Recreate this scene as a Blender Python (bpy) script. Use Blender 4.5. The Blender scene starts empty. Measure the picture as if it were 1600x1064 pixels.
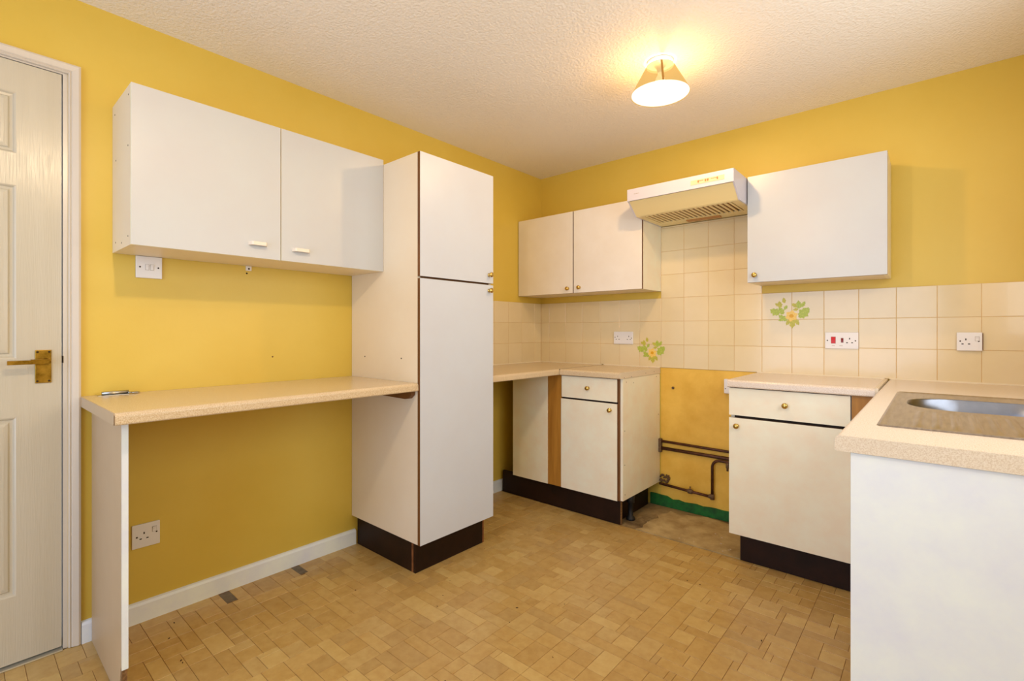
import bpy, bmesh, math, random
from mathutils import Vector, Matrix

random.seed(7)
C = bpy.context.scene.collection
SC = bpy.context.scene

# ---------------------------------------------------------------- camera
cam_d = bpy.data.cameras.new('camera')
cam = bpy.data.objects.new('camera', cam_d)
C.objects.link(cam)
cam.location = (2.367, -3.0773, 1.1419)
cam.rotation_euler = (math.pi / 2, 0, math.radians(40.968))
cam_d.sensor_fit = 'HORIZONTAL'
cam_d.sensor_width = 36.0
cam_d.lens = 36.0 * 760.75 / 1600.0
cam_d.shift_y = -(532.0 - 518.39) / 1600.0
cam_d.clip_start = 0.02
SC.camera = cam

# ---------------------------------------------------------------- world, daylight, exposure
W = bpy.data.worlds.new('sky')
SC.world = W
W.use_nodes = True
W.node_tree.nodes['Background'].inputs[0].default_value = (0.80, 0.90, 1.0, 1)
W.node_tree.nodes['Background'].inputs[1].default_value = 0.6
SC.view_settings.view_transform = 'Standard'
SC.view_settings.look = 'None'
SC.view_settings.gamma = 1.0
SC.view_settings.use_curve_mapping = False
SC.view_settings.exposure = 0.14


def area_light(name, loc, rot, sx, sy, power, col):
    d = bpy.data.lights.new(name, 'AREA')
    d.shape = 'RECTANGLE'
    d.size, d.size_y = sx, sy
    d.energy = power
    d.color = col
    o = bpy.data.objects.new(name, d)
    C.objects.link(o)
    o.location = loc
    o.rotation_euler = rot
    return o


# daylight through the glazed garden door behind the camera and the window over the sink
area_light('daylight_garden_door', (1.45, -4.42, 1.10), (math.radians(90), 0, 0), 1.9, 2.0, 24, (0.80, 1.0, 1.36))
area_light('daylight_sink_window', (2.79, -1.55, 1.60), (0, math.radians(90), 0), 0.95, 1.5, 14, (0.96, 0.97, 0.93))
LAMP_POWER = 16.5
LAMP_POWER_2 = 29.0
LAMP_COL = (1.0, 0.62, 0.27)
LAMP_COL_2 = (1.0, 0.74, 0.45)


# ---------------------------------------------------------------- materials
def srgb(r, g, b):
    def f(c):
        c /= 255.0
        return c / 12.92 if c <= 0.04045 else ((c + 0.055) / 1.055) ** 2.4
    return (f(r), f(g), f(b), 1.0)


def mat(name, col, rough=0.5, metal=0.0, spec=0.5, mottle=None, mscale=3.0, bump=None, bscale=200.0,
        bdetail=2.0, stretch=None, coat=0.0):
    """principled material; mottle = second colour mixed in by noise, bump = noise bump strength"""
    m = bpy.data.materials.new(name)
    m.use_nodes = True
    nt = m.node_tree
    b = nt.nodes['Principled BSDF']
    b.inputs['Base Color'].default_value = col
    b.inputs['Roughness'].default_value = rough
    b.inputs['Metallic'].default_value = metal
    b.inputs['Specular IOR Level'].default_value = spec
    b.inputs['Coat Weight'].default_value = coat
    tc = None
    if mottle is not None or bump is not None:
        g = nt.nodes.new('ShaderNodeNewGeometry')
        mp = nt.nodes.new('ShaderNodeMapping')
        nt.links.new(g.outputs['Position'], mp.inputs['Vector'])
        if stretch:
            mp.inputs['Scale'].default_value = stretch
        tc = mp.outputs['Vector']
    if mottle is not None:
        n = nt.nodes.new('ShaderNodeTexNoise')
        n.inputs['Scale'].default_value = mscale
        n.inputs['Detail'].default_value = 5
        n.inputs['Roughness'].default_value = 0.6
        nt.links.new(tc, n.inputs['Vector'])
        r = nt.nodes.new('ShaderNodeValToRGB')
        r.color_ramp.elements[0].position = 0.35
        r.color_ramp.elements[1].position = 0.68
        r.color_ramp.elements[0].color = col
        r.color_ramp.elements[1].color = mottle
        nt.links.new(n.outputs['Fac'], r.inputs['Fac'])
        nt.links.new(r.outputs['Color'], b.inputs['Base Color'])
    if bump is not None:
        n2 = nt.nodes.new('ShaderNodeTexNoise')
        n2.inputs['Scale'].default_value = bscale
        n2.inputs['Detail'].default_value = bdetail
        nt.links.new(tc, n2.inputs['Vector'])
        bp = nt.nodes.new('ShaderNodeBump')
        bp.inputs['Strength'].default_value = bump
        bp.inputs['Distance'].default_value = 0.002
        nt.links.new(n2.outputs['Fac'], bp.inputs['Height'])
        nt.links.new(bp.outputs['Normal'], b.inputs['Normal'])
    return m


M = {}
M['wall'] = mat('yellow_wall_paint', srgb(223, 194, 86), 0.42, mottle=srgb(219, 188, 76), mscale=2.2, bump=0.12, bscale=60)
M['wall_dirty'] = mat('stained_yellow_paint', srgb(240, 196, 84), 0.5, mottle=srgb(226, 178, 64), mscale=7, bump=0.3, bscale=45)
M['ceiling'] = mat('textured_ceiling_paint', srgb(247, 242, 236), 0.75, bump=1.0, bscale=95, bdetail=3)
M['ceiling'].node_tree.nodes['Bump'].inputs['Distance'].default_value = 0.005
M['white_gloss'] = mat('cream_white_gloss_paint', srgb(216, 208, 198), 0.28, mottle=srgb(210, 202, 191), mscale=3, bump=0.10, bscale=40, stretch=(1, 6, 0.35))
M['door_gloss'] = mat('grained_gloss_door_paint', srgb(202, 195, 178), 0.26, mottle=srgb(197, 189, 170), mscale=2.5, bump=0.35, bscale=55, stretch=(1, 5, 0.22))
M['skirt'] = mat('white_skirting_paint', srgb(239, 248, 249), 0.4, mottle=srgb(228, 235, 249), mscale=7)
M['melamine'] = mat('white_melamine', srgb(209, 217, 232), 0.36, spec=0.4, mottle=srgb(207, 213, 227), mscale=4)
M['cabinet_melamine'] = mat('warm_white_melamine', srgb(199, 203, 207), 0.30, spec=0.4, mottle=srgb(198, 199, 203), mscale=4)
M['cream_melamine'] = mat('cream_melamine', srgb(235, 223, 201), 0.42, mottle=srgb(232, 217, 193), mscale=3)
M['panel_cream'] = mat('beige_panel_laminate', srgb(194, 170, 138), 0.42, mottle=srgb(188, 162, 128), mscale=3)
M['aged_melamine'] = mat('aged_cream_laminate', srgb(243, 241, 222), 0.40, mottle=srgb(242, 231, 209), mscale=9, bump=0.06, bscale=220)
M['pale_laminate'] = mat('pale_cabinet_laminate', srgb(243, 238, 232), 0.38, mottle=srgb(238, 231, 222), mscale=5)
M['brown_edge'] = mat('brown_edge_banding', srgb(122, 78, 34), 0.5, mottle=srgb(98, 60, 24), mscale=14, stretch=(1, 1, 0.2))
M['plinth'] = mat('dark_brown_plinth_board', srgb(44, 24, 14), 0.5, spec=0.22, mottle=srgb(30, 16, 9), mscale=9, bump=0.15, bscale=90)
M['plinth_raw'] = mat('worn_plinth_end', srgb(146, 92, 48), 0.6, mottle=srgb(100, 58, 28), mscale=30)
M['oak'] = mat('oak_brown_panel', srgb(186, 132, 50), 0.5, mottle=srgb(158, 106, 34), mscale=5, stretch=(6, 6, 0.5), bump=0.08, bscale=60)
M['dark_gap'] = mat('dark_gap', srgb(40, 26, 14), 0.8)
M['chip'] = mat('bare_chipboard', srgb(150, 112, 66), 0.9, mottle=srgb(96, 62, 30), mscale=120, bump=0.6, bscale=180)
M['brass'] = mat('polished_brass', srgb(206, 176, 100), 0.2, metal=1.0)
M['brass_old'] = mat('tarnished_brass', srgb(178, 146, 66), 0.30, metal=1.0, mottle=srgb(128, 102, 38), mscale=40)
M['steel'] = mat('brushed_stainless_steel', srgb(188, 178, 172), 0.27, metal=1.0, mottle=srgb(160, 150, 142), mscale=14, stretch=(8, 0.8, 1), bump=0.05, bscale=120)
M['bowl_steel'] = mat('bright_bowl_steel', srgb(138, 142, 154), 0.28, metal=1.0, mottle=srgb(120, 124, 136), mscale=10)
M['chrome'] = mat('zinc_plated_metal', srgb(190, 188, 180), 0.25, metal=1.0)
M['screw'] = mat('dark_screw', srgb(60, 46, 30), 0.5, metal=0.6)
M['hole'] = mat('dark_hole', srgb(24, 16, 12), 0.9)
M['plastic_white'] = mat('white_socket_plastic', srgb(236, 234, 236), 0.32)
M['plastic_cream'] = mat('cream_plastic', srgb(234, 224, 210), 0.35)
M['plastic_aged'] = mat('yellowed_plastic', srgb(238, 218, 176), 0.4)
M['hood_white'] = mat('white_hood_enamel', srgb(210, 207, 221), 0.3)
M['hood_visor'] = mat('cream_hood_visor', srgb(245, 225, 168), 0.35)
M['hood_label'] = mat('beige_control_strip', srgb(226, 206, 168), 0.45)
M['slider'] = mat('amber_slider', srgb(184, 128, 66), 0.45)
M['print'] = mat('grey_print', srgb(170, 160, 150), 0.6)
M['red'] = mat('red_rocker', srgb(206, 16, 14), 0.35)
M['red_dark'] = mat('dark_red_neon', srgb(132, 14, 16), 0.3)
M['copper'] = mat('old_brown_pipe', srgb(96, 56, 32), 0.5, metal=0.3, mottle=srgb(60, 32, 20), mscale=35)
M['fitting'] = mat('corroded_fitting', srgb(92, 66, 44), 0.65, metal=0.3, mottle=srgb(128, 104, 76), mscale=90)
M['green'] = mat('green_paint', srgb(22, 112, 40), 0.6, mottle=srgb(12, 72, 28), mscale=22, bump=0.4, bscale=60)
M['leaf'] = mat('leaf_green_print', srgb(196, 206, 92), 0.4, mottle=srgb(150, 176, 58), mscale=160)
M['leaf_olive'] = mat('leaf_olive_print', srgb(210, 202, 84), 0.4, mottle=srgb(176, 172, 60), mscale=160)
M['petal'] = mat('petal_yellow_print', srgb(248, 216, 124), 0.4, mottle=srgb(242, 198, 84), mscale=140)
M['petal_mid'] = mat('petal_centre_print', srgb(226, 168, 22), 0.4)
M['stem'] = mat('stem_print', srgb(150, 140, 70), 0.4)
M['sealant'] = mat('cream_sealant', srgb(240, 226, 198), 0.4)
M['joint_dark'] = mat('vinyl_joint', srgb(126, 88, 48), 0.6)
M['debris'] = mat('dark_crumbs', srgb(60, 38, 22), 0.9)
M['debris_white'] = mat('pale_plaster_crumbs', srgb(206, 190, 158), 0.9)
M['patch'] = mat('exposed_screed', srgb(118, 104, 84), 0.5, mottle=srgb(84, 72, 56), mscale=30)
M['rubber'] = mat('black_plastic', srgb(24, 22, 22), 0.6)
M['threshold'] = mat('pale_metal_threshold', srgb(206, 200, 184), 0.3, metal=0.6)
M['bulb'] = mat('bulb', (1, 1, 1, 1), 0.4)


def tile_mat(name, a, b):
    return mat(name, a, 0.14, mottle=b, mscale=5, coat=0.2)


TILES = [tile_mat('cream_glazed_tile', srgb(232, 215, 177), srgb(228, 210, 170)),
         tile_mat('cream_glazed_tile_pale', srgb(235, 218, 183), srgb(231, 214, 175))]
M['grout'] = mat('aged_tile_grout', srgb(222, 188, 130), 0.8, mottle=srgb(196, 150, 86), mscale=12)

FLOOR = []
for i, (a, b) in enumerate([((193, 161, 100), (180, 145, 83)), ((190, 157, 96), (177, 142, 80)), ((197, 167, 106), (185, 150, 90)), ((186, 153, 94), (172, 137, 77)), ((194, 165, 107), (181, 148, 90)), ((184, 153, 97), (171, 138, 82)), ((201, 173, 111), (191, 158, 97))]):
    FLOOR.append(mat('vinyl_block_%s' % 'abcdefg'[i], srgb(*a), 0.33, mottle=srgb(*b), mscale=26, bump=0.06, bscale=160))

# speckled worktop laminate
def speckle(name, a, b, c, rough):
    m = mat(name, a, rough)
    nt = m.node_tree
    g = nt.nodes.new('ShaderNodeNewGeometry')
    n = nt.nodes.new('ShaderNodeTexNoise')
    n.inputs['Scale'].default_value = 420
    n.inputs['Detail'].default_value = 2
    nt.links.new(g.outputs['Position'], n.inputs['Vector'])
    r = nt.nodes.new('ShaderNodeValToRGB')
    e = r.color_ramp.elements
    e[0].position, e[0].color = 0.36, b
    e[1].position, e[1].color = 0.66, c
    x = e.new(0.5)
    x.color = a
    nt.links.new(n.outputs['Fac'], r.inputs['Fac'])
    nt.links.new(r.outputs['Color'], nt.nodes['Principled BSDF'].inputs['Base Color'])
    return m


M['worktop'] = speckle('speckled_beige_laminate', srgb(224, 209, 194), srgb(208, 187, 165), srgb(233, 222, 212), 0.24)
M['worktop_wall_tint'] = speckle('speckled_laminate_wall_reflection', srgb(216, 195, 162), srgb(198, 171, 133), srgb(226, 210, 183), 0.22)  # same beige laminate, with the yellow wall's reflection put into its colour
M['worktop_end'] = speckle('pale_end_laminate', srgb(226, 212, 190), srgb(214, 196, 172), srgb(234, 222, 204), 0.5)


def concrete():
    m = mat('stained_concrete', srgb(164, 140, 96), 0.85, mottle=srgb(122, 98, 60), mscale=7, bump=0.6, bscale=40, bdetail=6)
    nt = m.node_tree
    b = nt.nodes['Principled BSDF']
    base = b.inputs['Base Color'].links[0].from_socket
    n = nt.nodes.new('ShaderNodeTexNoise')
    n.inputs['Scale'].default_value = 3.2
    n.inputs['Detail'].default_value = 8
    n.inputs['Roughness'].default_value = 0.75
    g = nt.nodes.new('ShaderNodeNewGeometry')
    nt.links.new(g.outputs['Position'], n.inputs['Vector'])
    r = nt.nodes.new('ShaderNodeValToRGB')
    r.color_ramp.elements[0].position, r.color_ramp.elements[0].color = 0.33, srgb(96, 74, 50)
    r.color_ramp.elements[1].position, r.color_ramp.elements[1].color = 0.52, (1, 1, 1, 1)
    nt.links.new(n.outputs['Fac'], r.inputs['Fac'])
    mx = nt.nodes.new('ShaderNodeMix')
    mx.data_type = 'RGBA'
    mx.blend_type = 'MULTIPLY'
    mx.inputs[0].default_value = 0.9
    nt.links.new(base, mx.inputs[6])
    nt.links.new(r.outputs['Color'], mx.inputs[7])
    nt.links.new(mx.outputs[2], b.inputs['Base Color'])
    return m


M['concrete'] = concrete()
M['screed'] = mat('pale_worn_screed', srgb(196, 172, 122), 0.85, mottle=srgb(156, 130, 84), mscale=9, bump=0.6, bscale=40, bdetail=6)


def emit_mat(name, col, strength, base=(0.9, 0.9, 0.9, 1)):
    m = mat(name, base, 0.6)
    b = m.node_tree.nodes['Principled BSDF']
    b.inputs['Emission Color'].default_value = col
    b.inputs['Emission Strength'].default_value = strength
    return m




def film(name, col, strength, t, tint=(1, 1, 1, 1)):
    """thin glowing translucent film: lets a share t of the light through, gives off the rest"""
    m = bpy.data.materials.new(name)
    m.use_nodes = True
    nt = m.node_tree
    nt.nodes.remove(nt.nodes['Principled BSDF'])
    a = nt.nodes.new('ShaderNodeEmission')
    a.inputs['Color'].default_value = col
    a.inputs['Strength'].default_value = strength
    b = nt.nodes.new('ShaderNodeBsdfTransparent')
    b.inputs['Color'].default_value = tint
    x = nt.nodes.new('ShaderNodeMixShader')
    x.inputs[0].default_value = t
    nt.links.new(a.outputs[0], x.inputs[1])
    nt.links.new(b.outputs[0], x.inputs[2])
    nt.links.new(x.outputs[0], nt.nodes['Material Output'].inputs[0])
    return m


M['shade'] = film('glowing_shade_paper', (1.0, 0.62, 0.20, 1), 0.76, 0.26, (1.0, 0.88, 0.66, 1))
M['shade_seam'] = film('shade_seam', (0.85, 0.36, 0.07, 1), 0.6, 0.1)
M['diffuser'] = film('glowing_diffuser_film', (1.0, 0.97, 0.92, 1), 4.0, 0.75)
M['bulb'] = emit_mat('lit_bulb', (1.0, 0.9, 0.74, 1), 0.6)

GLASS = bpy.data.materials.new('window_glass')
GLASS.use_nodes = True
_nt = GLASS.node_tree
_nt.nodes.remove(_nt.nodes['Principled BSDF'])
_t = _nt.nodes.new('ShaderNodeBsdfTransparent')
_g = _nt.nodes.new('ShaderNodeBsdfGlossy')
_g.inputs['Roughness'].default_value = 0.02
_mx = _nt.nodes.new('ShaderNodeMixShader')
_mx.inputs[0].default_value = 0.06
_nt.links.new(_t.outputs[0], _mx.inputs[1])
_nt.links.new(_g.outputs[0], _mx.inputs[2])
_nt.links.new(_mx.outputs[0], _nt.nodes['Material Output'].inputs[0])


# ---------------------------------------------------------------- mesh helpers
def box(bm, x0, x1, y0, y1, z0, z1, bev=0.0, seg=2, mi=0):
    x0, x1 = min(x0, x1), max(x0, x1)
    y0, y1 = min(y0, y1), max(y0, y1)
    z0, z1 = min(z0, z1), max(z0, z1)
    vs = [bm.verts.new(p) for p in ((x0, y0, z0), (x1, y0, z0), (x1, y1, z0), (x0, y1, z0),
                                    (x0, y0, z1), (x1, y0, z1), (x1, y1, z1), (x0, y1, z1))]
    fs = [bm.faces.new([vs[i] for i in f]) for f in ((3, 2, 1, 0), (4, 5, 6, 7), (0, 1, 5, 4), (1, 2, 6, 5), (2, 3, 7, 6), (3, 0, 4, 7))]
    for f in fs:
        f.material_index = mi
    if bev > 0:
        es = list({e for f in fs for e in f.edges})
        r = bmesh.ops.bevel(bm, geom=es, offset=bev, segments=seg, affect='EDGES', profile=0.5)
        for f in r['faces']:
            f.material_index = mi
    return fs


def B(*boxes, bev=0.0, seg=2):
    bm = bmesh.new()
    for b in boxes:
        box(bm, *b[:6], bev=b[6] if len(b) > 6 else bev, seg=seg)
    return bm


def prism(bm, pts, axis, a0, a1, mi=0):
    """extrude a closed 2D polygon along axis; pts in the other two axes' order"""
    def P(p, a):
        if axis == 'x':
            return (a, p[0], p[1])
        if axis == 'y':
            return (p[0], a, p[1])
        return (p[0], p[1], a)
    A = [bm.verts.new(P(p, a0)) for p in pts]
    D = [bm.verts.new(P(p, a1)) for p in pts]
    n = len(pts)
    fs = [bm.faces.new(A), bm.faces.new(list(reversed(D)))]
    for i in range(n):
        j = (i + 1) % n
        fs.append(bm.faces.new((A[j], A[i], D[i], D[j])))
    for f in fs:
        f.material_index = mi
    return fs


def lathe(bm, prof, axis, origin, seg=20, mi=0):
    """prof: (radius, distance along axis) list, axis a unit vector, open profile closed at zero radii"""
    ax = Vector(axis).normalized()
    t = Vector((0, 0, 1)) if abs(ax.z) < 0.9 else Vector((1, 0, 0))
    u = ax.cross(t).normalized()
    v = ax.cross(u).normalized()
    o = Vector(origin)
    rings = []
    for r, h in prof:
        if r < 1e-6:
            rings.append([bm.verts.new(o + ax * h)])
        else:
            rings.append([bm.verts.new(o + ax * h + (u * math.cos(2 * math.pi * k / seg) + v * math.sin(2 * math.pi * k / seg)) * r) for k in range(seg)])
    for a, b in zip(rings, rings[1:]):
        for k in range(seg):
            l = (k + 1) % seg
            if len(a) == 1 and len(b) == 1:
                continue
            if len(a) == 1:
                f = bm.faces.new((a[0], b[k], b[l]))
            elif len(b) == 1:
                f = bm.faces.new((a[k], b[0], a[l]))
            else:
                f = bm.faces.new((a[k], b[k], b[l], a[l]))
            f.smooth = True
            f.material_index = mi


def tube(bm, pts, r, seg=12, mi=0):
    pts = [Vector(p) for p in pts]
    rings = []
    prev = None
    for i, p in enumerate(pts):
        d = (pts[min(i + 1, len(pts) - 1)] - pts[max(i - 1, 0)]).normalized()
        if prev is None:
            t = Vector((0, 0, 1)) if abs(d.z) < 0.9 else Vector((0, 1, 0))
            u = d.cross(t).normalized()
        else:
            u = (prev - d * prev.dot(d)).normalized()
        prev = u
        v = d.cross(u)
        rings.append([bm.verts.new(p + (u * math.cos(2 * math.pi * k / seg) + v * math.sin(2 * math.pi * k / seg)) * r) for k in range(seg)])
    for a, b in zip(rings, rings[1:]):
        for k in range(seg):
            l = (k + 1) % seg
            f = bm.faces.new((a[k], a[l], b[l], b[k]))
            f.smooth = True
            f.material_index = mi
    bm.faces.new(list(reversed(rings[0])))
    bm.faces.new(rings[-1])


def arc(cx, cy, r, a0, a1, n):
    return [(cx + r * math.cos(math.radians(a0 + (a1 - a0) * i / n)), cy + r * math.sin(math.radians(a0 + (a1 - a0) * i / n))) for i in range(n + 1)]


def world_loc(o):
    v = Vector((0, 0, 0))
    while o is not None:
        v += Vector(o.location)
        o = o.parent
    return v


def obj(name, bm, m, parent=None, loc=None):
    """link a bmesh given in world coordinates as one object; origin at loc (default: base centre, or the parent's)"""
    bmesh.ops.recalc_face_normals(bm, faces=bm.faces[:])
    co = [v.co for v in bm.verts]
    lo = Vector((min(c.x for c in co), min(c.y for c in co), min(c.z for c in co)))
    hi = Vector((max(c.x for c in co), max(c.y for c in co), max(c.z for c in co)))
    o_loc = Vector(loc) if loc is not None else Vector(((lo.x + hi.x) / 2, (lo.y + hi.y) / 2, lo.z))
    bmesh.ops.translate(bm, verts=bm.verts[:], vec=-o_loc)
    me = bpy.data.meshes.new(name)
    bm.to_mesh(me)
    bm.free()
    for mm in (m if isinstance(m, (list, tuple)) else [m]):
        me.materials.append(mm)
    o = bpy.data.objects.new(name, me)
    C.objects.link(o)
    if parent is not None:
        o.parent = parent
        o.location = o_loc - world_loc(parent)
    else:
        o.location = o_loc
    return o


def thing(name, label, cat, loc, group=None):
    o = bpy.data.objects.new(name, None)
    o.empty_display_size = 0.1
    C.objects.link(o)
    o.location = loc
    o['label'] = label
    o['category'] = cat
    if group:
        o['group'] = group
    return o


def tag(o, label, cat, group=None):
    o['label'] = label
    o['category'] = cat
    if group:
        o['group'] = group
    return o


def struct(o):
    o['kind'] = 'structure'
    return o


def share(src, name, loc, parent):
    """another object on the same mesh"""
    o = bpy.data.objects.new(name, src.data)
    C.objects.link(o)
    o.parent = parent
    o.location = Vector(loc) - world_loc(parent)
    return o


H = 2.3548          # ceiling height
RX, FY = 2.80, -4.40   # right wall, wall behind the camera
WT = 0.905          # worktop height
WB = 0.868

# ---------------------------------------------------------------- room shell
struct(obj('floor_slab', B((-0.1, RX + 0.1, FY - 0.1, 0.1, -0.15, -0.004)), M['concrete'], loc=(0, 0, -0.004)))
struct(obj('ceiling', B((-0.1, RX + 0.1, FY - 0.1, 0.1, H, H + 0.1)), M['ceiling']))
wall_back = struct(obj('wall_back', B((-0.1, RX + 0.1, 0.0, 0.1, -0.004, H)), M['wall']))
# left wall with the doorway
DY0, DY1, DZ = -3.60, -2.801, 2.08
wall_left = struct(obj('wall_left', B((-0.1, 0, DY1, 0, -0.004, H), (-0.1, 0, FY, DY0, -0.004, H), (-0.1, 0, DY0, DY1, DZ, H)), M['wall']))
# right wall with the window over the sink
struct(obj('wall_right', B((RX, RX + 0.1, -0.75, 0, -0.004, H), (RX, RX + 0.1, FY, -2.35, -0.004, H),
                           (RX, RX + 0.1, -2.35, -0.75, -0.004, 1.10), (RX, RX + 0.1, -2.35, -0.75, 2.10, H)), M['wall']))
# wall behind the camera with the garden door
struct(obj('wall_front', B((-0.1, 0.45, FY - 0.1, FY, -0.004, H), (2.45, RX + 0.1, FY - 0.1, FY, -0.004, H),
                           (0.45, 2.45, FY - 0.1, FY, 2.12, H)), M['wall']))


def window(name, x0, x1, y0, y1, z0, z1, axis):
    w = bpy.data.objects.new(name, None)
    C.objects.link(w)
    w.location = ((x0 + x1) / 2, (y0 + y1) / 2, z0)
    struct(w)
    f = 0.05
    bm = bmesh.new()
    if axis == 'x':   # pane normal along x
        box(bm, x0, x1, y0, y1, z0, z0 + f); box(bm, x0, x1, y0, y1, z1 - f, z1)
        box(bm, x0, x1, y0, y0 + f, z0 + f, z1 - f); box(bm, x0, x1, y1 - f, y1, z0 + f, z1 - f)
        ym = (y0 + y1) / 2
        box(bm, x0, x1, ym - f / 2, ym + f / 2, z0 + f, z1 - f)
        xm = (x0 + x1) / 2
        panes = [(xm - .003, xm + .003, y0 + f, ym - f / 2, z0 + f, z1 - f), (xm - .003, xm + .003, ym + f / 2, y1 - f, z0 + f, z1 - f)]
    else:
        box(bm, x0, x1, y0, y1, z0, z0 + f); box(bm, x0, x1, y0, y1, z1 - f, z1)
        box(bm, x0, x0 + f, y0, y1, z0 + f, z1 - f); box(bm, x1 - f, x1, y0, y1, z0 + f, z1 - f)
        xm = (x0 + x1) / 2
        box(bm, xm - f / 2, xm + f / 2, y0, y1, z0 + f, z1 - f)
        ym = (y0 + y1) / 2
        panes = [(x0 + f, xm - f / 2, ym - .003, ym + .003, z0 + f, z1 - f), (xm + f / 2, x1 - f, ym - .003, ym + .003, z0 + f, z1 - f)]
    obj('window_frame', bm, M['plastic_white'], w)
    for p in panes:
        obj('window_pane', B(p), GLASS, w)


window('window_1', RX + 0.03, RX + 0.08, -2.35, -0.75, 1.10, 2.10, 'x')
window('window_2', 0.45, 2.45, FY - 0.08, FY - 0.03, 0.0, 2.12, 'y')

# ---------------------------------------------------------------- vinyl floor, block by block
VY = -0.487       # front edge of the bare concrete under the cooker space
vb = bmesh.new()
box(vb, 0.0, RX, FY, VY, -0.004, -0.0012)
floor = struct(obj('floor', vb, M['joint_dark'], loc=(0, 0, -0.004)))
PATCHES = [(0.020, 0.120, -2.316, -2.275), (0.019, 0.114, -2.000, -1.963)]
G = 0.0245
X0, Y0 = 0.002, -4.0
NX, NY = int((RX - 0.004) / G), int((VY - Y0) / G)
Y0 = VY - NY * G
# printed block pattern: strips nine cells wide, each filled with one of five arrangements of blocks
MODULES = [
    [(0, 0, 3, 5), (3, 0, 6, 2), (3, 2, 3, 3), (6, 2, 3, 3)],
    [(0, 0, 3, 3), (3, 0, 3, 3), (0, 3, 6, 2), (6, 0, 3, 5)],
    [(0, 0, 3, 5), (3, 0, 1, 2), (4, 0, 5, 2), (3, 2, 4, 3), (7, 2, 2, 3)],
    [(0, 0, 4, 3), (4, 0, 5, 3), (0, 3, 6, 2), (6, 3, 1, 2), (7, 3, 2, 2)],
    [(0, 0, 5, 2), (0, 2, 2, 3), (2, 2, 3, 3), (5, 0, 1, 3), (6, 0, 3, 3), (5, 3, 4, 2)],
    [(0, 0, 6, 2), (0, 2, 6, 3), (6, 0, 3, 5)],
]
rng = random.Random(11)
blocks = []
last = -1
for si in range(NX // 9 + 1):
    j = -rng.randint(0, 4)
    while j < NY:
        k = rng.choice([q for q in range(len(MODULES)) if q != last])
        last = k
        flip = rng.random() < 0.5
        for (mx, my, w, h) in MODULES[k]:
            if flip:
                my = 5 - my - h
            i0, i1 = si * 9 + mx, min(si * 9 + mx + w, NX)
            j0, j1 = max(j + my, 0), min(j + my + h, NY)
            if i1 > i0 and j1 > j0:
                blocks.append((X0 + i0 * G, X0 + i1 * G, Y0 + j0 * G, Y0 + j1 * G))
        j += 5
fwd = Vector((-math.sin(math.radians(40.968)), math.cos(math.radians(40.968))))
rgt = Vector((math.cos(math.radians(40.968)), math.sin(math.radians(40.968))))


def seen_area(b):
    cx, cy = (b[0] + b[1]) / 2, (b[2] + b[3]) / 2
    d = Vector((cx - 2.367, cy + 3.0773))
    dep = d.dot(fwd)
    if dep < 0.3:
        return 0
    u = 800 + 760.75 * d.dot(rgt) / dep
    v = 518.39 + 760.75 * 1.1419 / dep
    if not (-15 < u < 1345 and v < 1075):
        return 0
    if cx < 0.5 and -1.64 < cy < -1.18 or cx < 0.0:
        return 0
    return (b[1] - b[0]) * (b[3] - b[2]) / dep ** 3


def block_bm(bm, b, mi=0):
    g = 0.0006
    x0, x1, y0, y1 = b[0] + g, b[1] - g, b[2] + g, b[3] - g
    c = 0.0006
    lo = [bm.verts.new(p) for p in ((x0, y0, -0.0012), (x1, y0, -0.0012), (x1, y1, -0.0012), (x0, y1, -0.0012))]
    hi = [bm.verts.new(p) for p in ((x0 + c, y0 + c, 0), (x1 - c, y0 + c, 0), (x1 - c, y1 - c, 0), (x0 + c, y1 - c, 0))]
    fs = [bm.faces.new(hi)]
    for k in range(4):
        l = (k + 1) % 4
        fs.append(bm.faces.new((lo[k], lo[l], hi[l], hi[k])))
    for f in fs:
        f.material_index = mi


kept = []
for b in blocks:
    hit = False
    for p in PATCHES:
        if b[0] < p[1] and b[1] > p[0] and b[2] < p[3] and b[3] > p[2]:
            hit = True
    if hit and b[1] < 0.125:
        # trim blocks away around the cut-outs: keep the strip of the block beside the hole
        for p in PATCHES:
            if b[2] < p[3] and b[3] > p[2] and b[0] < p[1] and b[1] > p[0]:
                if b[2] < p[2] - 0.008:
                    kept.append((b[0], b[1], b[2], p[2]))
                if b[3] > p[3] + 0.008:
                    kept.append((b[0], b[1], p[3], b[3]))
        continue
    if hit:
        for p in PATCHES:
            if b[2] < p[3] and b[3] > p[2] and b[0] < p[1] and b[1] > p[0]:
                if b[1] > p[1] + 0.008:
                    kept.append((p[1], b[1], b[2], b[3]))
                if b[2] < p[2] - 0.008:
                    kept.append((b[0], p[1], b[2], p[2]))
                if b[3] > p[3] + 0.008:
                    kept.append((b[0], p[1], p[3], b[3]))
        continue
    kept.append(b)
kept.sort(key=seen_area, reverse=True)
# thin line of dark joint stays between the blocks
for b in kept[:300]:
    bm = bmesh.new()
    block_bm(bm, b)
    obj('floor_block', bm, FLOOR[rng.choice([0, 0, 1, 1, 2, 3, 4, 5, 6])], floor)
bm = bmesh.new()
for b in kept[300:]:
    block_bm(bm, b, rng.choice([0, 0, 1, 1, 2, 3, 4, 5, 6]))
o = obj('floor_blocks', bm, FLOOR, floor)
o['kind'] = 'stuff'
for p in PATCHES:
    obj('exposed_patch', B((p[0], p[1], p[2], p[3], -0.0012, -0.0004)), M['patch'], floor)

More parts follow.
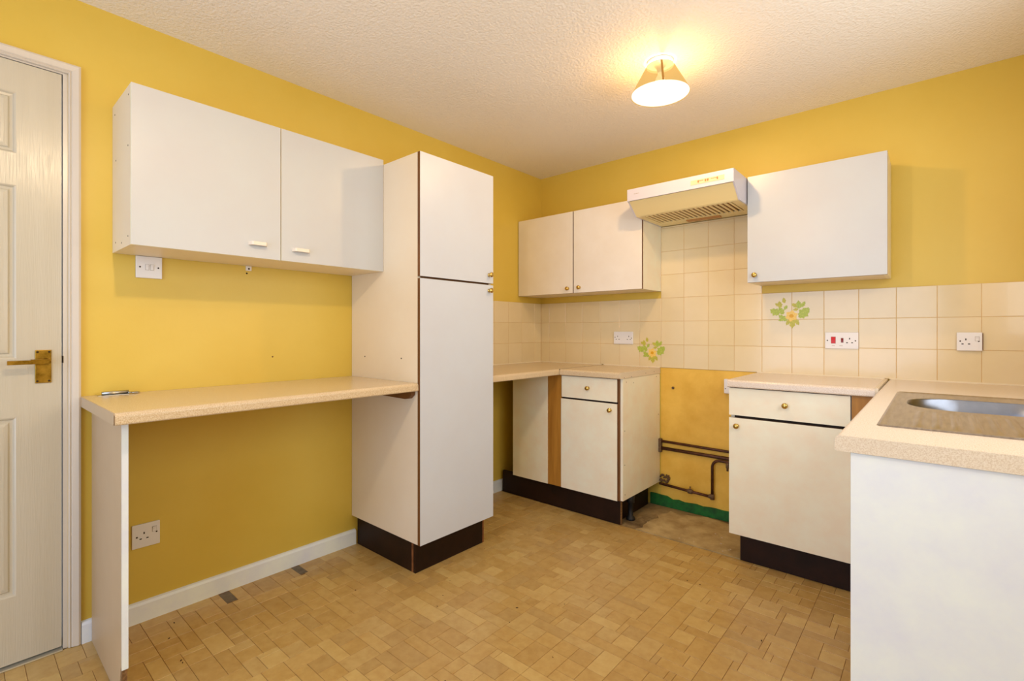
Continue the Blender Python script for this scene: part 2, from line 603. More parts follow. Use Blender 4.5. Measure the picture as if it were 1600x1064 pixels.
bm = bmesh.new()
r4 = random.Random(31)
edge = [(1.632, -0.484), (1.632, -0.060)]
for k in range(15):
    t = k / 14
    edge.append((1.60 - 0.50 * t, -0.055 - 0.045 * math.sin(t * 9) * t - r4.uniform(0, 0.018)))
for k in range(1, 11):
    t = k / 10
    edge.append((1.09 - 0.02 * t + r4.uniform(-0.014, 0.014), -0.09 - 0.394 * t))
edge = [(x, max(y, -0.484)) for x, y in edge]
prism(bm, edge, 'z', -0.0039, 0.0045)
obj('screed_layer', bm, M['screed'], bpy.data.objects['floor_slab'])

# ---------------------------------------------------------------- wall tiles
TP, K0, ZR = 0.1525, 0.5769, 1.3626
TT = 0.006


def tile_on_back(x0, x1, z0, z1):
    g = 0.0008
    bm = bmesh.new()
    box(bm, x0 + g, x1 - g, -TT, -0.0015, z0 + g, z1 - g)
    es = [e for e in bm.edges if all(abs(v.co.y + TT) < 1e-6 for v in e.verts)]
    bmesh.ops.bevel(bm, geom=es, offset=0.0012, segments=1, affect='EDGES')
    obj('wall_tile', bm, rng.choice(TILES), wall_back)


def tile_on_left(y0, y1, z0, z1):
    g = 0.0008
    bm = bmesh.new()
    box(bm, 0.0015, TT, y0 + g, y1 - g, z0 + g, z1 - g)
    es = [e for e in bm.edges if all(abs(v.co.x - TT) < 1e-6 for v in e.verts)]
    bmesh.ops.bevel(bm, geom=es, offset=0.0012, segments=1, affect='EDGES')
    obj('wall_tile', bm, rng.choice(TILES), wall_left)


ZB = 0.9065
cols = [TT] + [(k + K0) * TP for k in range(0, 18)] + [RX]
gb = bmesh.new()
box(gb, 0, RX, -0.0046, 0, ZB, ZR)
box(gb, cols[7], cols[11], -0.0046, 0, ZR, 1.8305)
obj('tile_grout', gb, M['grout'], wall_back)
for r in range(3):
    for a, b in zip(cols, cols[1:]):
        if b - a > 0.01:
            tile_on_back(a, b, max(ZR - (r + 1) * TP, ZB), ZR - r * TP)
for r in range(4):
    for a, b in zip(cols[7:11], cols[8:12]):
        tile_on_back(a, b, ZR + r * TP, min(ZR + (r + 1) * TP, 1.8305))
obj('tile_grout', B((0, 0.0046, -1.17, 0, ZB, ZR)), M['grout'], wall_left)
ys = [-TT - 0.085 - TP * k for k in range(0, 8)]
ys = [-TT] + [y for y in ys if y > -1.17] + [-1.17]
for r in range(3):
    for a, b in zip(ys, ys[1:]):
        tile_on_left(b, a, max(ZR - (r + 1) * TP, ZB), ZR - r * TP)

# skirting boards
def skirting(name, y0, y1):
    bm = bmesh.new()
    prism(bm, [(0, 0), (0.015, 0), (0.015, 0.068), (0.010, 0.077), (0.002, 0.080), (0, 0.080)], 'y', y0, y1)
    return struct(obj(name, bm, M['skirt']))


skirting('baseboard_left', -2.765, -1.648)
skirting('baseboard_left', -1.160, -0.86)
skirting('baseboard_left', -0.858, -0.40)

# stained painted patch of wall behind the missing cooker
wb = bmesh.new()
box(wb, 1.0005, 1.612, -0.0012, 0, 0.0, ZB - 0.001)
obj('stained_wall_panel', wb, M['wall_dirty'], wall_back)

# ---------------------------------------------------------------- door
door = bpy.data.objects.new('door_1', None)
C.objects.link(door)
door.location = (-0.02, -3.197, 0)
struct(door)
LY0, LY1 = -3.578, -2.8172
leaf_bm = bmesh.new()
FX = -0.004
PY = [(-3.462, -3.248), (-3.146, -2.932)]
PZ = [(0.239, 0.849), (1.05, 1.643), (1.752, 1.961)]
bev = 0.0
box(leaf_bm, -0.044, -0.020, LY0, LY1, 0.012, 2.0654)
ysl = [LY0, PY[0][0], PY[0][1], PY[1][0], PY[1][1], LY1]
zsl = [0.012, PZ[0][0], PZ[0][1], PZ[1][0], PZ[1][1], PZ[2][0], PZ[2][1], 2.0654]
for i in (0, 2, 4):
    box(leaf_bm, -0.020, FX, ysl[i], ysl[i + 1], 0.012, 2.0654)
for i in (0, 2, 4, 6):
    for j in (1, 3):
        box(leaf_bm, -0.020, FX, ysl[j], ysl[j + 1], zsl[i], zsl[i + 1])
leaf = obj('door_leaf', leaf_bm, M['door_gloss'], door)
for (a, b) in PY:
    for (c, d) in PZ:
        bm = bmesh.new()
        rings = []
        for off, x in ((0, FX), (0.004, FX - 0.002), (0.008, FX - 0.008), (0.016, FX - 0.009), (0.020, FX - 0.004), (0.030, FX - 0.002)):
            rings.append([bm.verts.new((x, yy, zz)) for yy, zz in ((a + off, c + off), (b - off, c + off), (b - off, d - off), (a + off, d - off))])
        for r0, r1 in zip(rings, rings[1:]):
            for k in range(4):
                l = (k + 1) % 4
                bm.faces.new((r0[k], r0[l], r1[l], r1[k]))
        bm.faces.new(rings[-1])
        obj('door_panel', bm, M['door_gloss'], leaf)
# lining (frame) and moulded architrave
fr = bmesh.new()
box(fr, -0.10, -0.002, -2.8140, -2.8005, 0, 2.0805)
box(fr, -0.10, -0.002, -3.5995, -3.580, 0, 2.0805)
box(fr, -0.10, -0.002, -3.580, -2.814, 2.068, 2.0805)
obj('door_frame', fr, M['white_gloss'], door)


def architrave(bm, w):
    # profile: distance from the opening, height off the wall
    pts = [(0, 0), (0, 0.007), (0.004, 0.011), (0.008, 0.008), (0.011, 0.012), (w - 0.007, 0.017), (w - 0.001, 0.014), (w, 0.0)]
    return pts


AW = 0.0345
prof = architrave(None, AW)
for nm, side in (('right', 1), ('left', -1)):
    bm = bmesh.new()
    yb = -2.8005 if side == 1 else -3.5995
    A = [bm.verts.new((0.0005 + h, yb + side * d, 0.002)) for d, h in prof]
    D = [bm.verts.new((0.0005 + h, yb + side * d, 2.0735 + d)) for d, h in prof]
    bm.faces.new(A); bm.faces.new(D)
    for k in range(len(prof)):
        l = (k + 1) % len(prof)
        bm.faces.new((A[k], A[l], D[l], D[k]))
    obj('architrave', bm, M['white_gloss'], door)
bm = bmesh.new()
A = [bm.verts.new((0.0005 + h, -3.5995 - d, 2.0735 + d)) for d, h in prof]
D = [bm.verts.new((0.0005 + h, -2.8005 + d, 2.0735 + d)) for d, h in prof]
bm.faces.new(A); bm.faces.new(D)
for k in range(len(prof)):
    l = (k + 1) % len(prof)
    bm.faces.new((A[k], A[l], D[l], D[k]))
obj('architrave', bm, M['white_gloss'], door)
obj('door_threshold', B((-0.03, 0.012, -3.578, -2.815, 0.0, 0.005), bev=0.002), M['threshold'], door)
obj('latch_plate', B((-0.030, -0.001, -2.8146, -2.8125, 1.030, 1.055)), M['screw'], door)
# brass lever on its back plate
pb = bmesh.new()
box(pb, FX, FX + 0.004, -2.886, -2.844, 0.962, 1.078, bev=0.0012)
plate = obj('handle_plate', pb, M['brass_old'], leaf)
for yy in (-2.880, -2.850):
    for zz in (0.969, 1.071):
        sb = bmesh.new()
        lathe(sb, [(0.0035, 0), (0.0035, 0.001), (0.0, 0.0016)], (1, 0, 0), (FX + 0.004, yy, zz), 8)
        obj('plate_screw', sb, M['screw'], leaf)
lb = bmesh.new()
lathe(lb, [(0.0, 0), (0.011, 0), (0.011, 0.004), (0.008, 0.006), (0.0075, 0.032), (0.009, 0.034), (0.009, 0.044), (0.0, 0.047)], (1, 0, 0), (FX + 0.004, -2.8585, 1.038), 16)
prism(lb, [(0.034, 1.0300), (0.046, 1.0310), (0.047, 1.0465), (0.034, 1.0475)], 'y', -2.9000, -2.8520)
prism(lb, [(0.036, 1.0300), (0.046, 1.0310), (0.046, 1.0440), (0.036, 1.0450)], 'y', -2.9560, -2.8995)
obj('door_lever', lb, M['brass_old'], leaf)

# ---------------------------------------------------------------- knobs and handles
def knob_bm(p, d):
    bm = bmesh.new()
    lathe(bm, [(0.0, 0), (0.0095, 0), (0.0098, 0.002), (0.0055, 0.0045), (0.005, 0.010), (0.0105, 0.013), (0.0135, 0.018),
               (0.0128, 0.022), (0.008, 0.0255), (0.0, 0.0268)], d, p, 20)
    return bm


KNOB = {}


def knob(p, d, parent):
    key = d
    if key not in KNOB:
        o = obj('knob', knob_bm(p, d), M['brass'], parent, loc=p)
        KNOB[key] = o
    else:
        o = share(KNOB[key], 'knob', p, parent)
    return o


def panel(name, b, m_face, m_edge, parent, axis, bev=0.0012):
    """a door or drawer front: face material on the broad faces, banding on the edges. axis = face normal"""
    bm = bmesh.new()
    box(bm, *b)
    for f in bm.faces:
        f.normal_update()
        n = f.normal
        f.material_index = 0 if abs(n['xyz'.index(axis)]) > 0.9 else 1
    return obj(name, bm, [m_face, m_edge], parent)


# ---------------------------------------------------------------- left wall cabinet
wc = thing('wall_cabinet', 'wide white wall cabinet with two bar handles above the desk-height worktop', 'cabinet', (0.14, -2.171, 1.4417))
a0, a1, z0, z1 = -2.6746, -1.6673, 1.4417, 1.996
obj('side_panel', B((0.002, 0.277, a0, a0 + 0.016, z0, z1)), M['cream_melamine'], wc)
obj('side_panel', B((0.002, 0.277, a1 - 0.016, a1, z0, z1)), M['cream_melamine'], wc)
obj('bottom_panel', B((0.002, 0.277, a0 + 0.0165, a1 - 0.0165, z0, z0 + 0.016)), M['cream_melamine'], wc)
obj('top_panel', B((0.002, 0.277, a0 + 0.0165, a1 - 0.0165, z1 - 0.016, z1)), M['cream_melamine'], wc)
obj('back_panel', B((0.002, 0.008, a0 + 0.0165, a1 - 0.0165, z0 + 0.0165, z1 - 0.0165)), M['cream_melamine'], wc)
for (xx, zz) in ((0.045, 1.955), (0.255, 1.965), (0.06, 1.78), (0.25, 1.79), (0.055, 1.475), (0.25, 1.475), (0.15, 1.463)):
    hb = bmesh.new()
    lathe(hb, [(0.0, -0.0002), (0.003, -0.0002), (0.003, 0.0006), (0.0, 0.0008)], (0, -1, 0), (xx, a0, zz), 8)
    obj('screw_hole', hb, M['screw'], wc)
ym = -2.1700
for i, (c, d) in enumerate(((a0, ym - 0.002), (ym + 0.002, a1))):
    dr = panel('door', (0.2785, 0.2949, c, d, z0, z1), M['cabinet_melamine'], M['aged_melamine'], wc, 'x')
    hy = (-2.298, -2.228) if i == 0 else (-2.124, -2.049)
    hz = 1.497 if i == 0 else 1.492
    bm = bmesh.new()
    pts = [(hy[0], 0.2949), (hy[0] + 0.008, 0.2949), (hy[0] + 0.013, 0.309), (hy[1] - 0.013, 0.309), (hy[1] - 0.008, 0.2949), (hy[1], 0.2949),
           (hy[1] - 0.006, 0.315), (hy[1] - 0.011, 0.319), (hy[0] + 0.011, 0.319), (hy[0] + 0.006, 0.315)]
    prism(bm, [(q, p) for p, q in pts], 'z', hz - 0.007, hz + 0.007)
    obj('bar_handle', bm, M['plastic_cream'], dr)

# ---------------------------------------------------------------- tall cupboard
tc = thing('tall_cupboard', 'tall white larder cupboard with two doors, brown edging and dark plinth', 'cupboard', (0.28, -1.42, 0))
t0, t1, tz0, tz1, tx = -1.6657, -1.176, 0.1562, 1.9734, 0.5823
obj('side_panel', B((0.002, tx - 0.019, t0, t0 + 0.016, tz0, tz1)), M['cream_melamine'], tc)
obj('side_panel', B((0.002, tx - 0.019, t1 - 0.016, t1, tz0, tz1)), M['cream_melamine'], tc)
obj('top_panel', B((0.002, tx - 0.019, t0 + 0.0165, t1 - 0.0165, tz1 - 0.016, tz1)), M['cream_melamine'], tc)
obj('bottom_panel', B((0.002, tx - 0.019, t0 + 0.0165, t1 - 0.0165, tz0, tz0 + 0.016)), M['cream_melamine'], tc)
obj('back_panel', B((0.002, 0.008, t0 + 0.0165, t1 - 0.0165, tz0 + 0.0165, tz1 - 0.0165)), M['cream_melamine'], tc)
obj('door_rail', B((tx - 0.03, tx - 0.019, t0 + 0.0165, t1 - 0.0165, 1.38, 1.41)), M['brown_edge'], tc)
for (c, d, kz, ky) in ((1.3995, tz1, 1.4431, -1.208), (tz0, 1.3895, 1.3600, -1.208)):
    dr = panel('door', (tx - 0.0180, tx, t0, t1, c, d), M['melamine'], M['brown_edge'], tc, 'x')
    knob((tx, ky, kz), (1, 0, 0), dr)
for xx, zz in ((0.127, 1.0133), (0.440, 1.0145)):
    hb = bmesh.new()
    lathe(hb, [(0.0, -0.0002), (0.004, -0.0002), (0.004, 0.0006), (0.0, 0.0008)], (0, -1, 0), (xx, t0, zz), 8)
    obj('screw_hole', hb, M['hole'], tc)
obj('plinth_board', B((0.018, 0.487, -1.6415, -1.6255, 0.001, tz0 - 0.004)), M['plinth'], tc)
obj('plinth_board', B((0.5015, 0.5165, -1.6415, -1.1915, 0.001, tz0 - 0.001)), M['plinth'], tc)
obj('corner_block', B((0.4875, 0.5013, -1.6415, -1.6235, 0.001, tz0 - 0.002)), M['plinth_raw'], tc)
obj('plinth_end', B((0.4985, 0.5165, -1.1910, -1.1800, 0.001, tz0 - 0.001)), M['plinth_raw'], tc)

# ---------------------------------------------------------------- worktops
def nose_profile(d0, d1, r1=0.013, r2=0.006, z0=WB, z1=WT):
    """section from back d0 to nose d1 (d1 > d0): rounded top front edge, smaller bottom round"""
    return [(d0, z0), (d1 - r2, z0)] + arc(d1 - r2, z0 + r2, r2, -90, 0, 4) + arc(d1 - r1, z1 - r1, r1, 0, 90, 6) + [(d0, z1)]


# desk-height worktop along the left wall
wt = thing('worktop', 'long beige speckled worktop between the door frame and tall cupboard', 'worktop', (0.28, -2.21, WB))
bm = bmesh.new()
prism(bm, nose_profile(0.002, 0.5725), 'y', -2.766, -1.668)
obj('slab', bm, M['worktop_wall_tint'], wt)
bm = bmesh.new()
prism(bm, [(0.002, WB + 0.0005), (0.556, WB + 0.0005), (0.560, WB + 0.004), (0.562, WT - 0.008), (0.556, WT - 0.001), (0.002, WT - 0.001)], 'y', -2.7675, -2.766)
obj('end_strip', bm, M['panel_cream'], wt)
bm = bmesh.new()
prism(bm, [(0.562, WB + 0.001), (0.567, WB + 0.001), (0.5715, WB + 0.008), (0.5715, WB + 0.022), (0.564, WT - 0.006)], 'y', -2.7668, -2.766)
obj('chipped_corner', bm, M['chip'], wt)
# panel holding its left end
sp = thing('support_panel', 'cream end panel with white front edge under the left end of the worktop', 'panel', (0.25, -2.729, 0))
bm = bmesh.new()
prism(bm, [(0.017, 0.001), (0.470, 0.001), (0.473, 0.06), (0.486, 0.112), (0.496, 0.118), (0.496, 0.8665), (0.017, 0.8665)], 'y', -2.7372, -2.7210)
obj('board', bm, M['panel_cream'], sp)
obj('edge_strip', B((0.4962, 0.4985, -2.7374, -2.7208, 0.109, 0.8665)), M['skirt'], sp)
bm = bmesh.new()
prism(bm, [(0.4703, 0.001), (0.4935, 0.001), (0.4945, 0.1085), (0.4865, 0.1085), (0.4735, 0.06)], 'y', -2.7350, -2.7225)
obj('worn_corner', bm, M['chip'], sp)
bm = bmesh.new()
prism(bm, [(0.004, 0.8665), (0.004, 0.835), (0.50, 0.828), (0.525, 0.832), (0.545, 0.848), (0.548, 0.8665)], 'y', -1.690, -1.6672)
tag(obj('batten', bm, M['brown_edge']), 'brown wooden batten under the worktop against the tall cupboard side', 'batten')

# corner worktop along the left wall, beyond the tall cupboard
w2 = thing('worktop', 'beige corner worktop running from tall cupboard to the back wall', 'worktop', (0.28, -0.6, WB))
bm = bmesh.new()
prism(bm, nose_profile(TT, 0.570), 'y', -1.172, -0.545)
box(bm, TT, 0.5555, -0.545, -TT, WB, WT)
obj('slab', bm, M['worktop_wall_tint'], w2)
obj('sealant_bead', B((TT, TT + 0.006, -1.17, -TT - 0.006, WT, WT + 0.006)), M['sealant'], w2)
obj('sealant_bead', B((TT, 0.557, -TT - 0.006, -TT, WT, WT + 0.006)), M['sealant'], w2)

# short worktop over the left base unit
w3 = thing('worktop', 'short beige worktop over the drawer unit left of the cooker gap', 'worktop', (0.78, -0.28, WB))
bm = bmesh.new()
prism(bm, [(-d, z) for d, z in nose_profile(TT, 0.5520)], 'x', 0.5735, 0.9955)
obj('slab', bm, M['worktop_wall_tint'], w3)
bm = bmesh.new()
prism(bm, [(-TT, WB), (-0.545, WB), (-0.5515, WB + 0.007), (-0.5515, WT - 0.013), (-0.540, WT - 0.0005), (-TT, WT - 0.0005)], 'x', 0.9957, 0.9975)
obj('end_strip', bm, M['worktop_end'], w3)
for yy, zz in ((-0.50, 0.873), (-0.41, 0.874), (-0.22, 0.883), (-0.10, 0.885)):
    sb = bmesh.new()
    lathe(sb, [(0.0, 0), (0.0028, 0), (0.0028, 0.0005), (0.0, 0.0007)], (1, 0, 0), (0.9975, yy, zz), 8)
    obj('nail_hole', sb, M['screw'], w3)
obj('sealant_bead', B((0.5735, 0.9955, -TT - 0.006, -TT, WT, WT + 0.006)), M['sealant'], w3)
obj('joint_line', B((0.5560, 0.5732, -0.5445, -TT, WB + 0.002, WT - 0.0015)), M['dark_gap'], w3)

# worktop right of the cooker gap
w4 = thing('worktop', 'beige worktop over the drawer unit between cooker gap and sink', 'worktop', (1.88, -0.28, WB))
bm = bmesh.new()
prism(bm, [(-d, z) for d, z in nose_profile(TT, 0.5520)], 'x', 1.5885, 2.1780)
obj('slab', bm, M['worktop'], w4)
obj('joint_strip', B((2.1782, 2.1900, -0.548, -TT, WB + 0.002, WT + 0.0008)), M['worktop_end'], w4)
obj('sealant_bead', B((1.5885, 2.1780, -TT - 0.006, -TT, WT, WT + 0.006)), M['sealant'], w4)

# sink worktop along the right wall, with the cut-out for the sink
w5 = thing('worktop', 'pale speckled sink worktop ending in front of the white end panel', 'worktop', (2.5, -0.87, WB))
bm = bmesh.new()
SX0, SX1, SY0, SY1 = 2.2553, 2.725, -1.5450, -0.6310
BX0, BX1, BY0, BY1 = 2.296, 2.690, -1.130, -0.790
ex = 2.1920
left_prof = [(2.296, WB), (ex + 0.006, WB)] + [(2 * ex + 0.006 - p[0] + 0.0 - 0.0, p[1]) for p in []]
pr_l = [(2.290, WB), (ex + 0.005, WB)] + arc(ex + 0.005, WB + 0.005, 0.005, -90, -180, 4) + arc(ex + 0.014, WT - 0.014, 0.014, 180, 90, 6) + [(2.290, WT)]
prism(bm, pr_l, 'y', -1.7390, -TT)
box(bm, 2.290, RX - 0.002, -1.7390, -1.140, WB, WT)
box(bm, 2.290, RX - 0.002, -0.780, -TT, WB, WT)
box(bm, 2.695, RX - 0.002, -1.140, -0.780, WB, WT)
obj('slab', bm, M['worktop'], w5)
bm = bmesh.new()
pe = [(RX - 0.003, WB + 0.0005), (ex + 0.006, WB + 0.0005)] + arc(ex + 0.006, WB + 0.006, 0.0055, -90, -180, 4) + arc(ex + 0.0145, WT - 0.0145, 0.014, 180, 90, 6) + [(RX - 0.003, WT - 0.0005)]
prism(bm, pe, 'y', -1.7412, -1.7392)
obj('end_strip', bm, M['worktop_end'], w5)
obj('sealant_bead', B((2.196, RX - 0.003, -TT - 0.006, -TT, WT, WT + 0.006)), M['sealant'], w5)

# ---------------------------------------------------------------- sink
sk = thing('sink', 'stainless steel inset sink with ribbed drainer in the right worktop', 'sink', (2.49, -1.09, WT + 0.0005))
ZT = WT + 0.0035
bm = bmesh.new()


def rrect(x0, x1, y0, y1, r, n):
    return (arc(x1 - r, y1 - r, r, 0, 90, n) + arc(x0 + r, y1 - r, r, 90, 180, n) + arc(x0 + r, y0 + r, r, 180, 270, n) + arc(x1 - r, y0 + r, r, 270, 360, n))


# deck: outer rounded rectangle bridged to the bowl rim
NSEG = 8
outer = rrect(SX0, SX1, SY0, SY1, 0.012, NSEG)
lip = rrect(SX0 + 0.006, SX1 - 0.006, SY0 + 0.006, SY1 - 0.006, 0.010, NSEG)
inn = rrect(SX0 + 0.018, SX1 - 0.018, SY0 + 0.018, SY1 - 0.018, 0.012, NSEG)
rim = rrect(BX0, BX1, BY0, BY1, 0.135, NSEG)
R0 = [bm.verts.new((x, y, WT + 0.0006)) for x, y in outer]
R1 = [bm.verts.new((x, y, ZT)) for x, y in lip]
R2 = [bm.verts.new((x, y, ZT - 0.0026)) for x, y in inn]
for a, b in ((R0, R1), (R1, R2)):
    for k in range(len(a)):
        l = (k + 1) % len(a)
        bm.faces.new((a[k], a[l], b[l], b[k]))
# fill deck between the inner lip and the bowl rim; the drainer area gets real ribs
R3 = [bm.verts.new((x, y, ZT - 0.0026)) for x, y in rim]
e2 = [bm.edges.get((R2[k], R2[(k + 1) % len(R2)])) for k in range(len(R2))]
e3 = [bm.edges.new((R3[k], R3[(k + 1) % len(R3)])) for k in range(len(R3))]
bmesh.ops.triangle_fill(bm, edges=e2 + e3, use_beauty=True)
deck = obj('deck', bm, M['steel'], sk)
for xx in [2.335 + 0.037 * k for k in range(10)]:
    rb = bmesh.new()
    rows = []
    for yy, hh in ((-1.505, 0.0), (-1.480, 0.5), (-1.450, 1.0), (-1.235, 1.0), (-1.205, 0.5), (-1.180, 0.0)):
        rows.append([rb.verts.new((xx - 0.011 + 0.022 * t / 8, yy, ZT - 0.0027 + 0.0034 * hh * math.sin(math.pi * t / 8))) for t in range(9)])
    for r0, r1 in zip(rows, rows[1:]):
        for t in range(8):
            rb.faces.new((r0[t], r0[t + 1], r1[t + 1], r1[t])).smooth = True
    obj('drainer_rib', rb, M['steel'], sk)
bm = bmesh.new()
prev = None
for dz, off, rr in ((-0.0026, 0.0, 0.135), (-0.006, 0.004, 0.132), (-0.06, 0.010, 0.126), (-0.135, 0.016, 0.120), (-0.150, 0.030, 0.108), (-0.155, 0.060, 0.080)):
    ring = [bm.verts.new((x, y, ZT + dz)) for x, y in rrect(BX0 + off, BX1 - off, BY0 + off, BY1 - off, rr, NSEG)]
    if prev:
        for k in range(len(ring)):
            l = (k + 1) % len(ring)
            f = bm.faces.new((prev[k], prev[l], ring[l], ring[k]))
            f.smooth = True
    prev = ring
bm.faces.new(prev)
obj('bowl', bm, M['bowl_steel'], sk)
wb_ = bmesh.new()
lathe(wb_, [(0.0, 0.0006), (0.030, 0.0006), (0.038, 0.002), (0.042, 0.0)], (0, 0, 1), (2.493, -0.96, ZT - 0.155), 20)
obj('waste', wb_, M['chrome'], sk)

# sink base unit: white end panel facing the room
sbs = thing('sink_base_cabinet', 'sink base unit with plain bright white end panel under the worktop', 'cabinet', (2.51, -1.15, 0))
obj('end_panel', B((2.2222, RX - 0.004, -1.7350, -1.7170, 0.001, WB - 0.001), bev=0.0008), M['skirt'], sbs)
obj('front_panel', B((2.236, 2.252, -1.7165, -0.556, 0.15, WB - 0.001)), M['aged_melamine'], sbs)
obj('plinth_board', B((2.285, 2.300, -1.7165, -0.50, 0.001, 0.149)), M['plinth'], sbs)

# ---------------------------------------------------------------- left base unit
bl = thing('base_cabinet', 'corner base unit with blank panel, oak post, one drawer and one door', 'cabinet', (0.57, -0.27, 0))
FYB = -0.5300
CZ0, CZ1 = 0.1530, 0.8665
obj('side_panel', B((0.979, 0.9950, -0.511, -TT - 0.002, CZ0, CZ1)), M['aged_melamine'], bl)
obj('side_panel', B((0.160, 0.176, -0.511, -TT - 0.002, CZ0, CZ1)), M['cream_melamine'], bl)
obj('bottom_panel', B((0.1765, 0.9785, -0.511, -TT - 0.002, CZ0, CZ0 + 0.016)), M['cream_melamine'], bl)
obj('blank_panel', B((0.1640, 0.4610, FYB, FYB + 0.017, CZ0, CZ1)), M['aged_melamine'], bl)
obj('corner_post', B((0.4620, 0.5690, FYB + 0.004, FYB + 0.018, CZ0, CZ1)), M['oak'], bl)
obj('drawer_rail', B((0.5695, 0.9785, -0.5125, -0.5115, 0.70, CZ1)), M['dark_gap'], bl)
dr = panel('drawer', (0.5735, 0.9680, FYB, FYB + 0.017, 0.7295, 0.8640), M['aged_melamine'], M['brown_edge'], bl, 'y')
knob((0.7708, FYB, 0.7985), (0, -1, 0), dr)
dr = panel('door', (0.5690, 0.9680, FYB, FYB + 0.017, CZ0, 0.7190), M['aged_melamine'], M['brown_edge'], bl, 'y')
knob((0.9230, FYB, 0.6800), (0, -1, 0), dr)
obj('edge_trim', B((0.9685, 0.9790, FYB + 0.010, FYB + 0.018, CZ0, CZ1)), M['brown_edge'], bl)
for yy, zz in ((-0.47, 0.845), (-0.38, 0.835), (-0.06, 0.85), (-0.49, 0.56), (-0.49, 0.36), (-0.485, 0.185), (-0.03, 0.60)):
    sb = bmesh.new()
    lathe(sb, [(0.0, 0), (0.003, 0), (0.003, 0.0005), (0.0, 0.0007)], (1, 0, 0), (0.9950, yy, zz), 8)
    obj('screw_hole', sb, M['screw'], bl)
obj('plinth_board', B((0.030, 0.9640, -0.4850, -0.4690, 0.001, 0.1515)), M['plinth'], bl)
obj('dark_return_board', B((0.915, 0.930, -0.4685, -0.045, 0.001, 0.150)), M['plinth'], bl)  # dark board added to make the void behind the leg black
obj('plinth_end', B((0.9645, 0.9680, -0.4845, -0.4690, 0.001, 0.150)), M['chip'], bl)
for yy in (-0.36,):
    fb = bmesh.new()
    lathe(fb, [(0.0, 0), (0.026, 0), (0.027, 0.006), (0.024, 0.018), (0.015, 0.022), (0.015, 0.10), (0.024, 0.105), (0.024, 0.153), (0.0, 0.153)], (0, 0, 1), (0.966, yy, -0.003), 16)
    obj('leg', fb, M['rubber'], bl)

# ---------------------------------------------------------------- right base unit
br = thing('base_cabinet', 'base unit with wide drawer over one door, right of the cooker gap', 'cabinet', (1.88, -0.27, 0))
FYR = -0.5346
RZ0 = 0.1410
obj('side_panel', B((1.5975, 1.6135, -0.516, -TT - 0.002, RZ0, CZ1)), M['aged_melamine'], br)
obj('side_panel', B((2.080, 2.096, -0.516, -TT - 0.002, RZ0, CZ1)), M['cream_melamine'], br)
obj('bottom_panel', B((1.614, 2.0795, -0.516, -TT - 0.002, RZ0, RZ0 + 0.016)), M['cream_melamine'], br)
obj('drawer_rail', B((1.614, 2.0795, -0.5175, -0.5165, 0.70, CZ1)), M['dark_gap'], br)
dr = panel('drawer', (1.5925, 2.0925, FYR, FYR + 0.017, 0.7300, 0.8640), M['aged_melamine'], M['brown_edge'], br, 'y')
knob((1.8429, FYR, 0.7985), (0, -1, 0), dr)
dr = panel('door', (1.5925, 2.0925, FYR, FYR + 0.017, RZ0, 0.7170), M['aged_melamine'], M['brown_edge'], br, 'y')
knob((1.6300, FYR, 0.6780), (0, -1, 0), dr)
obj('corner_post', B((2.0965, 2.2345, FYR + 0.004, FYR + 0.018, RZ0, CZ1)), M['oak'], br)
obj('plinth_board', B((1.6315, 2.235, -0.4865, -0.4710, 0.001, RZ0 - 0.001)), M['plinth'], br)

# ---------------------------------------------------------------- wall cabinets on the back wall
def back_cabinet(label, x0, x1, z0, z1, yf, splits, knobs, fm):
    w = thing('wall_cabinet', label, 'cabinet', ((x0 + x1) / 2, yf / 2, z0))
    yb = -0.002
    obj('side_panel', B((x0 + 0.002, x0 + 0.018, yf + 0.019, yb, z0, z1)), M['aged_melamine'], w)
    obj('side_panel', B((x1 - 0.016, x1, yf + 0.019, yb, z0, z1)), M['aged_melamine'], w)
    obj('bottom_panel', B((x0 + 0.0185, x1 - 0.0165, yf + 0.019, yb, z0, z0 + 0.016)), M['cream_melamine'], w)
    obj('top_panel', B((x0 + 0.0185, x1 - 0.0165, yf + 0.019, yb, z1 - 0.016, z1)), M['cream_melamine'], w)
    obj('back_panel', B((x0 + 0.0185, x1 - 0.0165, yb - 0.006, yb, z0 + 0.0165, z1 - 0.0165)), M['cream_melamine'], w)
    for (a, b), k in zip(splits, knobs):
        d = panel('door', (a, b, yf, yf + 0.0165, z0, z1), fm, M['brown_edge'], w, 'y')
        knob((k[0], yf, k[1]), (0, -1, 0), d)
    if len(splits) > 1:
        xm = (splits[0][1] + splits[1][0]) / 2
        obj('centre_post', B((xm - 0.02, xm + 0.02, yf + 0.0185, yf + 0.0188, z0 + 0.017, z1 - 0.017)), M['brown_edge'], w)
    return w


back_cabinet('cream two-door wall cabinet with brass knobs, left of the extractor hood', 0.004, 1.0025, 1.4084, 1.9681, -0.2811,
             [(0.005, 0.4915), (0.4985, 1.0015)], [(0.4525, 1.4400), (0.5460, 1.4425)], M['pale_laminate'])
back_cabinet('large single-door white wall cabinet with brass knob, right of the extractor hood', 1.6035, 2.2024, 1.4071, 1.9757, -0.2588,
             [(1.6035, 2.2024)], [(1.6405, 1.4445)], M['cabinet_melamine'])

